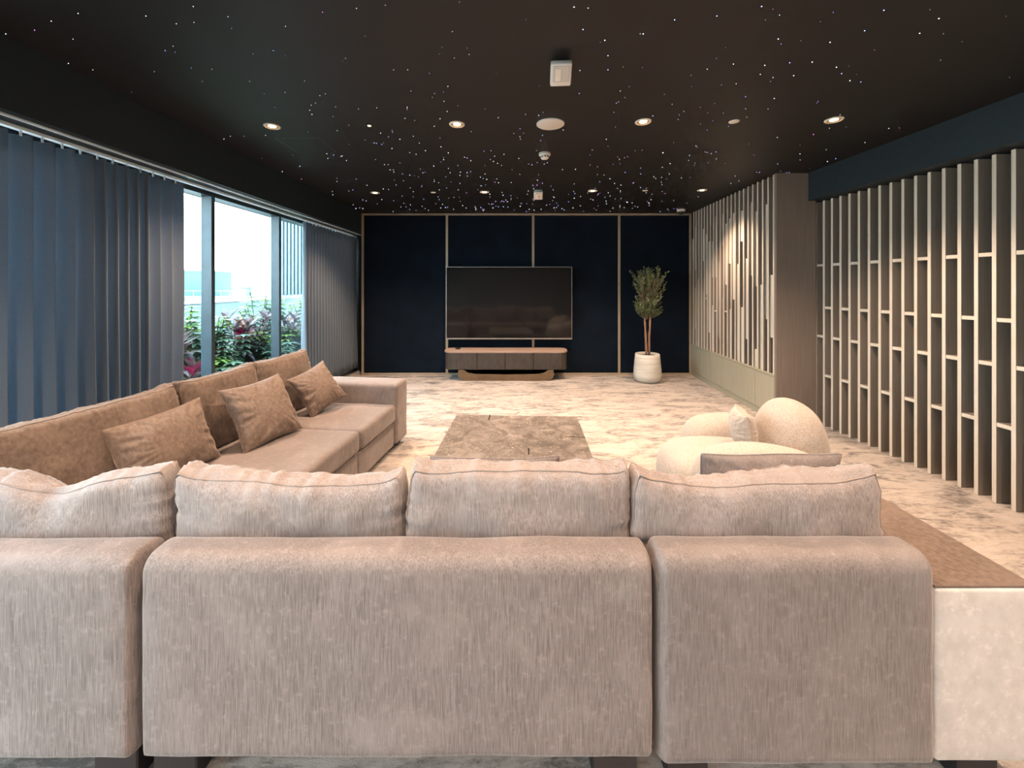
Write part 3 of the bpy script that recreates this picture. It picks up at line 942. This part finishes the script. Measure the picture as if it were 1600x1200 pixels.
for trunk, zmin in ((tA, .95), (tB, 1.0)):
    for k in range(62):
        t = rt.uniform(.35, 1); i = int(t * (len(trunk) - 1)); p = Vector(trunk[i])
        if p.z < zmin: p.z = zmin + rt.uniform(0, .1)
        a = rt.uniform(0, 2 * PI)
        hfac = (p.z - .9) / .65
        d = Vector((math.cos(a) * .8, math.sin(a) * .6, rt.uniform(.35, 1.2)))
        twig(p, d, rt.uniform(.16, .34) * (1.15 if hfac > .4 else .75))
    for k in range(9):
        a = rt.uniform(0, 2 * PI)
        twig(trunk[-1], Vector((math.cos(a) * .45, math.sin(a) * .45, 1)), rt.uniform(.20, .33))
for k in range(5): twig((.045, 0, .98), Vector((1, rt.uniform(-.3, .3), rt.uniform(.25, .7))), rt.uniform(.10, .2))
tag(mesh_obj('leaves', lv, lf, M['olive'], tr), kind='stuff')
tag(mesh_obj('twigs', bv, bf, M['bark'], tr), kind='stuff')

# ------------------------------------------------------------------ ceiling fittings
def spot_light(parent, x, y, energy):
    d = bpy.data.lights.new('lamp_beam', 'SPOT'); d.energy = energy; d.color = SPOT_COL
    d.spot_size = R(112); d.spot_blend = .75; d.shadow_soft_size = .035
    o = bpy.data.objects.new('lamp_beam', d); COL.objects.link(o); o.parent = parent
    o.location = (0, 0, -.02)
    return o
ring_m = lamp_m = refl_m = None
def downlight(x, y, label, energy=None, first=[None]):
    t = empty('ceiling_downlight', (x, y, H), 0, label, 'downlight', 'warm recessed downlights in the ceiling')
    for nm, prof, mt in (('trim_ring', [(.042, -.002), (.046, -.008), (.054, -.008), (.058, -.004), (.058, .0)], 'ring'),
                         ('reflector', [(.043, -.006), (.034, -.0015), (.030, -.001)], 'reflector'),
                         ('lamp', [(.027, -.0012), (.026, -.0035), (.012, -.0045), (.0, -.0045)], 'lamp')):
        key = nm
        if key in DL: o = bpy.data.objects.new(nm, DL[key]); COL.objects.link(o); o.parent = t
        else:
            v, f = lathe_data(prof, 28)
            if nm in ('trim_ring', 'reflector'): f = f[:-2]
            o = mesh_obj(nm, v, f, M[mt], t, True); DL[key] = o.data
    spot_light(t, x, y, energy or SPOT_W)
DL = {}
names_x = ['leftmost', 'second from the left', 'third from the left', 'rightmost']
row1 = [ceil_pt(425, 197), ceil_pt(714, 194), ceil_pt(1005, 190), ceil_pt(1303, 187)]
row2 = [ceil_pt(586, 301), ceil_pt(757, 300), ceil_pt(926, 298), ceil_pt(1097, 297)]
for i, p in enumerate(row1):
    downlight(p[0], p[1], f'warm round downlight in the nearer ceiling row, {names_x[i]}')
for i, p in enumerate(row2):
    downlight(p[0], p[1], f'small-looking round downlight in the far ceiling row, {names_x[i]}', SPOT_W * (.7 if i == 3 else 1))
for i, x in enumerate((-1.74, -.35, 1.04, 2.45)):  # two unseen rows, added to light the near sofa from above and behind
    downlight(x, .78, f'added unseen downlight overhead near the sofa back, {names_x[i]}', SPOT_W * .8)
    downlight(x, -1.4, f'added unseen downlight overhead behind the viewer, {names_x[i]}', SPOT_W * .40)

# unseen neutral panel lamps, added behind the viewer to light the sofa back
for x in (-1.2, .6, 2.2):
    t = empty('added_panel_light', (x, -1.9, H), 0, {-1.2: 'left', .6: 'middle', 2.2: 'right'}[x] + ' added flat panel lamp, unseen in the ceiling behind the viewer', 'added ceiling light', 'added panel lamps behind the viewer')
    box('frame', -.31, .31, -.31, .31, -.02, -.001, M['white'], t, .003, 1)
    box('diffuser', -.285, .285, -.285, .285, -.0225, -.0195, M['added_panel_glow'], t)
    d = bpy.data.lights.new('added_panel_beam', 'AREA'); d.shape = 'SQUARE'; d.size = .56; d.energy = ADDED_PANEL_W; d.color = (1, .93, .88)
    o = bpy.data.objects.new('added_panel_beam', d); COL.objects.link(o); o.parent = t; o.location = (0, 0, -.026)

def disc(name, x, y, r, th, label, cat, mat='white', group=None):
    o = lathe(name, [(0, H - th), (r * .93, H - th), (r, H - th * .6), (r, H - .001)], M[mat], None, 32)
    # lathe caps are degenerate at the centre; shift to place
    for vtx in o.data.vertices: vtx.co.x += 0
    o.location = (x, y, 0)
    return tag(o, label, cat, group)
p = ceil_pt(860, 193); disc('ceiling_speaker', p[0], p[1], .104, .012, 'large flat white round speaker disc in the ceiling', 'speaker')
g = 'small round sensor discs in the ceiling'
p = ceil_pt(1147, 189.5); disc('sensor_disc', p[0], p[1], .036, .006, 'small flat white disc between two nearer downlights on the right', 'sensor', 'white', g)
p = ceil_pt(677, 300.5); disc('sensor_disc', p[0], p[1], .033, .006, 'small flat disc between two far downlights on the left', 'sensor', 'white', g)
p = ceil_pt(1008, 297.5); disc('sensor_disc', p[0], p[1], .033, .006, 'small flat disc between two far downlights on the right', 'sensor', 'white', g)
# pinhole fitting
p = ceil_pt(577, 196)
ph = empty('pinhole_spotlight', (p[0], p[1], H), 0, 'tiny dark pinhole spotlight between the two nearer left downlights', 'spotlight')
lathe('bezel_ring', [(.020, -.001), (.026, -.006), (.031, -.005), (.032, 0)], M['blackpl'], ph, 24)
lathe('bulb', [(.0, -.006), (.012, -.006), (.014, -.001)], M['lamp_off'], ph, 16)
# smoke detector
def detector(x, y, label):
    t = empty('smoke_detector', (x, y, H), 0, label, 'smoke detector')
    lathe('base', [(.052, -.001), (.054, -.012), (.053, -.022), (.046, -.028)], M['white'], t, 28)
    lathe('sensing_head', [(.045, -.027), (.038, -.043), (.028, -.055), (.012, -.060), (0, -.060)], M['white'], t, 28)
    for k in range(10):
        a = 2 * PI * k / 10
        bm = bmesh.new(); add_box(bm, -.006, .006, -.002, .002, -.046, -.036, mtx=Matrix.Rotation(a, 4, 'Z') @ Matrix.Translation((0, -.040, 0)))
        bm_obj('vent_slot', bm, M['blackpl'], t)
p = ceil_pt(851, 239); detector(p[0], p[1], 'small white cone-shaped smoke detector beyond the speaker disc')
# emergency spot boxes
def emergency(x, y, s, label, rz=R(-4)):
    t = empty('emergency_light', (x, y, H), rz, label, 'emergency light', 'white box emergency lights on the ceiling')
    box('mount', -.048 * s, .048 * s, -.03, .03, -.045, -.001, M['white'], t, .006, 2)
    bm = bmesh.new(); mt = Matrix.Translation((0, -.01, -.075)) @ Matrix.Rotation(R(-32), 4, 'X')
    add_box(bm, -.056 * s, .056 * s, -.075, .05, -.022, .018, .008, 2, mt)
    bm_obj('housing', bm, M['white'], t, True)
    bm = bmesh.new(); add_box(bm, -.044 * s, .044 * s, -.066, .022, -.0255, -.02, .003, 1, mt)
    bm_obj('lens', bm, M['white_lens'], t)
    bm = bmesh.new(); add_box(bm, -.030 * s, .0 * s, -.05, .015, -.028, -.025, .001, 1, mt)
    bm_obj('reflector_plate', bm, M['ring'], t)
p = ceil_pt(876, 98); emergency(p[0], p[1], 1.0, 'larger-looking white boxy emergency light on the near part of the ceiling')
p = ceil_pt(841, 297); emergency(p[0], p[1], 1.0, 'distant white boxy emergency light near the far wall')
# dome camera
t = empty('dome_camera', (2.735, 6.30, H), 0, 'small white dome camera in the far right ceiling corner', 'camera')
lathe('base', [(.062, -.001), (.064, -.02), (.058, -.04)], M['white'], t, 28)
lathe('dome', [(.046, -.038), (.044, -.058), (.03, -.076), (.01, -.084), (0, -.085)], M['blackpl'], t, 24)

# star lights
bright = [(897, 11), (911, 46), (945, 63), (1005, 53), (1054, 31), (1190, 10), (1216, 61), (1297, 66), (1381, 16), (1437, 52), (1351, 48), (950, 109), (1105, 108), (1146, 100), (1269, 97), (1307, 105), (1328, 126), (1188, 116), (1165, 151), (1165, 170), (950, 87), (906, 110), (905, 146), (1195, 102), (1240, 118), (1234, 98), (1315, 115), (1345, 128), (1120, 25), (1467, 29),
          (122, 21), (114, 61), (107, 99), (228, 25), (504, 19), (602, 8), (557, 13), (316, 127), (390, 127), (427, 79), (733, 85), (615, 109), (637, 109), (642, 142), (493, 161), (648, 188), (481, 206), (636, 170), (679, 146), (356, 26), (302, 10), (446, 41), (54, 47), (9, 53), (80, 33), (145, 109), (282, 193), (258, 79), (331, 108), (360, 213), (324, 214)]
rs = random.Random(11)
SV = {'star_white': ([], []), 'star_blue': ([], []), 'star_pink': ([], [])}
def star(kind, x, y, r):
    v, f = SV[kind]; b0 = len(v)
    z = H - .0002
    for k in range(6):
        a = PI / 3 * k; v.append((x + r * math.cos(a), y + r * math.sin(a), z))
    v.append((x, y, z - r * .8))
    for k in range(6): f.append((b0 + (k + 1) % 6, b0 + k, b0 + 6))
for (px, py) in bright:
    x, y = ceil_pt(px, py)
    left = px < 800
    kind = rs.choice(['star_white', 'star_pink', 'star_white', 'star_blue']) if left else rs.choice(['star_white', 'star_white', 'star_blue'])
    star(kind, x, y, .0018 if left else .0026)
for k in range(640):
    x = rs.uniform(-2.42, 3.15); y = 1.0 + 5.5 * rs.random() ** .70
    if y > 4.3 and x > 2.7: continue
    if x > 2.2 and rs.random() < .5: continue
    if x < -1.6 and rs.random() < .5: continue
    star(rs.choice(['star_white'] * 5 + ['star_blue', 'star_blue', 'star_pink']), x, y, rs.uniform(.00050, .00095) * max(y, 1.6))
for k, nm in (('star_white', 'white_star_lights'), ('star_blue', 'blue_star_lights'), ('star_pink', 'violet_star_lights')):
    tag(mesh_obj(nm, SV[k][0], SV[k][1], M[k], ceil), kind='stuff')

# ------------------------------------------------------------------ outside
tag(box('terrace', -9, -3.03, -6, 14, -.3, -.02, M['terrace']), 'pale stone roof terrace outside the window', kind='structure')
pw_ = empty('parapet_wall', (-6.2, 5, 0), label='pale rendered parapet wall beyond the terrace plants', cat='parapet')
box('wall_body', -.1, .1, -10, 14, -.02, 1.13, M['render_pale'], pw_)
box('coping', -.14, .14, -10, 14, 1.13, 1.17, M['coping'], pw_, .008, 1)
box('raised_block', -.16, .16, 5.1, 14, 1.17, 1.235, M['coping'], pw_, .01, 1)
# low planter along the glass
pl = empty('planter', (-3.9, 4.5, 0), label='long low planter running along outside the window', cat='planter')
box('planter_wall', .52, .60, -2.2, 4.9, -.02, .22, M['render_pale'], pl, .01, 1)
box('planter_wall', -.68, -.60, -2.2, 4.9, -.02, .22, M['render_pale'], pl, .01, 1)
box('soil', -.6, .52, -2.2, 4.9, -.02, .18, M['soil'], pl)
# stair house block and far skyline
bl = empty('roof_block', (-17.2, 22, 0), label='pale blue box-shaped roof building on the skyline', cat='building')
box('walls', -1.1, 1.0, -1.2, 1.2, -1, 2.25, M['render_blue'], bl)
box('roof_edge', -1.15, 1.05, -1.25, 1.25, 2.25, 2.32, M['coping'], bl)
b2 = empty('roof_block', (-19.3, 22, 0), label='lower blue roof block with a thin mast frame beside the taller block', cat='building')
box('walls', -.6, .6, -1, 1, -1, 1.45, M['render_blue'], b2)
for x in (-.2, .5): tube('mast', [(x, 0, 1.45), (x, 0, 2.9)], .02, M['rail_metal'], b2)
tube('mast', [(-.2, 0, 2.9), (.5, 0, 2.9)], .02, M['rail_metal'], b2)
rl = empty('roof_railing', (-15, 19.5, 0), label='thin grey railing on the far roof edge', cat='railing')
for k in range(26):
    tube('post', [(-5 + k * .45, 0, .4), (-5 + k * .45, 0, 1.22)], .022, M['rail_metal'], rl, 5)
for z in (.95, 1.22): tube('rail', [(-5, 0, z), (6.5, 0, z)], .022, M['rail_metal'], rl, 5)
box('roof_slab', -5, 6.5, .05, 3, -.5, .9, M['far'], rl)
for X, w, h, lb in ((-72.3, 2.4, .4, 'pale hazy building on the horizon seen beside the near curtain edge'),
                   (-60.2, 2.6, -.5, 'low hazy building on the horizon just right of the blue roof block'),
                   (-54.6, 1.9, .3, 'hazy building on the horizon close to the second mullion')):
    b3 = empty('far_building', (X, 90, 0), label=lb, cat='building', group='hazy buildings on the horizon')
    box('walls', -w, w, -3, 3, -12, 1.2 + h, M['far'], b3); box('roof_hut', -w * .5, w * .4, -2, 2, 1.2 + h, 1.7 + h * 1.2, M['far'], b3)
# ribbed building corner
rb = empty('ribbed_facade', (-5.75, 10.6, 0), label='tall pale facade with upright metal ribs beyond the parapet', cat='facade')
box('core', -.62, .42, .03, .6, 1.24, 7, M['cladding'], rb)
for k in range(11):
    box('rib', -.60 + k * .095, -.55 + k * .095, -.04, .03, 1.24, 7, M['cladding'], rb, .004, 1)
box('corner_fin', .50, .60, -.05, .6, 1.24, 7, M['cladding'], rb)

# shrubs
def leaf_simple(V_, F_, p, d, L, W, droop=.25, up=None):
    d = d.normalized(); s = d.cross(Vector((0, 0, 1)))
    if s.length < 1e-3: s = Vector((1, 0, 0))
    s.normalize()
    b0 = len(V_); n = 4
    q = Vector(p); dd = d.copy()
    ws = [.25, .9, 1, .65, .05]
    for i in range(n + 1):
        V_.append(q + s * W / 2 * ws[i]); V_.append(q - s * W / 2 * ws[i])
        q = q + dd * (L / n); dd = (dd + Vector((0, 0, -droop))).normalized()
    for i in range(n): F_.append((b0 + 2 * i, b0 + 2 * i + 1, b0 + 2 * i + 3, b0 + 2 * i + 2))
def umbrella_shrub(x, y, h, seed, label):
    r = random.Random(seed)
    t = empty('umbrella_shrub', (x, y, .18), 0, label, 'shrub')
    GV, GF, YV, YF_, SV_, SF_ = [], [], [], [], [], []
    for s in range(34):
        a = r.uniform(0, 2 * PI); rr = r.uniform(.05, .36); hh = h * r.uniform(.45, 1.0) - rr * .25
        if s < 3: rr *= .4; hh = h * (1.02 - .05 * s)
        top = Vector((rr * math.cos(a), rr * math.sin(a), hh))
        path = curve((.03 * math.cos(a), .03 * math.sin(a), 0), (top.x * .5, top.y * .5, hh * .7), tuple(top), 6)
        tube_data(path, .006, 4, False, SV_, SF_)
        lime = hh > h * .82
        for w in range(4):
            q = top - Vector((0, 0, .06 * w)); off = r.uniform(0, 1)
            for k in range(8):
                an = 2 * PI * (k + off) / 8
                V_, F_ = (YV, YF_) if (lime and w < 2) else (GV, GF)
                leaf_simple(V_, F_, q, Vector((math.cos(an), math.sin(an), .35 - .15 * w)), r.uniform(.11, .17), .046, .22)
    tag(mesh_obj('leaves', GV, GF, M['leaf_green'], t), kind='stuff')
    if YV: tag(mesh_obj('young_leaves', YV, YF_, M['leaf_lime'], t), kind='stuff')
    mesh_obj('stems', SV_, SF_, M['stem'], t)
def ti_plant(x, y, h, seed, label, pink=2):
    r = random.Random(seed)
    t = empty('ti_plant', (x, y, .18), 0, label, 'shrub')
    A, B, C_, D = ([], []), ([], []), ([], []), ([], [])
    for s in range(13):
        a = r.uniform(0, 2 * PI); rr = r.uniform(.03, .32); hh = h * r.uniform(.5, .95)
        top = Vector((rr * math.cos(a), rr * math.sin(a), hh))
        tube_data(curve((.02 * math.cos(a), .02 * math.sin(a), 0), (top.x * .4, top.y * .4, hh * .6), tuple(top), 6), .007, 4, False, D[0], D[1])
        for w in range(15):
            an = w * 2.4 + r.uniform(-.3, .3); up = 1.6 - w * .13
            tgt = (B if (w < 3 and s % 3 == 0) else A)
            if s < pink and w < 4: tgt = C_
            leaf_simple(tgt[0], tgt[1], top - Vector((0, 0, .014 * w)), Vector((math.cos(an), math.sin(an), up)), r.uniform(.20, .30), .062, .22)
    tag(mesh_obj('leaves', A[0], A[1], M['leaf_wine'], t), kind='stuff')
    if B[0]: tag(mesh_obj('rusty_leaves', B[0], B[1], M['leaf_rust'], t), kind='stuff')
    if C_[0]: tag(mesh_obj('pink_leaves', C_[0], C_[1], M['flower'], t), kind='stuff')
    mesh_obj('stems', D[0], D[1], M['stem'], t)
umbrella_shrub(-3.95, 4.75, 1.02, 1, 'green umbrella shrub behind the near window pane')
ti_plant(-3.62, 4.28, .72, 2, 'wine-leaved plant with a pink tip by the near curtain', 1)
umbrella_shrub(-3.72, 5.0, .88, 3, 'green umbrella shrub just right of the first mullion')
ti_plant(-3.80, 5.62, .90, 4, 'tall wine and rust leaved plant in the middle pane', 2)
umbrella_shrub(-4.0, 6.35, 1.16, 5, 'tallest umbrella shrub with lime top by the second mullion')
umbrella_shrub(-3.60, 5.75, .62, 6, 'low green umbrella shrub in front of the wine-leaved plant')
ti_plant(-3.75, 6.75, .85, 7, 'wine-leaved plant behind the narrow right pane', 0)
umbrella_shrub(-3.85, 7.6, 1.08, 8, 'umbrella shrub at the far end beside the curtain')
umbrella_shrub(-3.55, 4.75, .45, 9, 'small green shrub low against the glass')
umbrella_shrub(-3.65, 6.55, .60, 10, 'low green shrub by the second mullion')
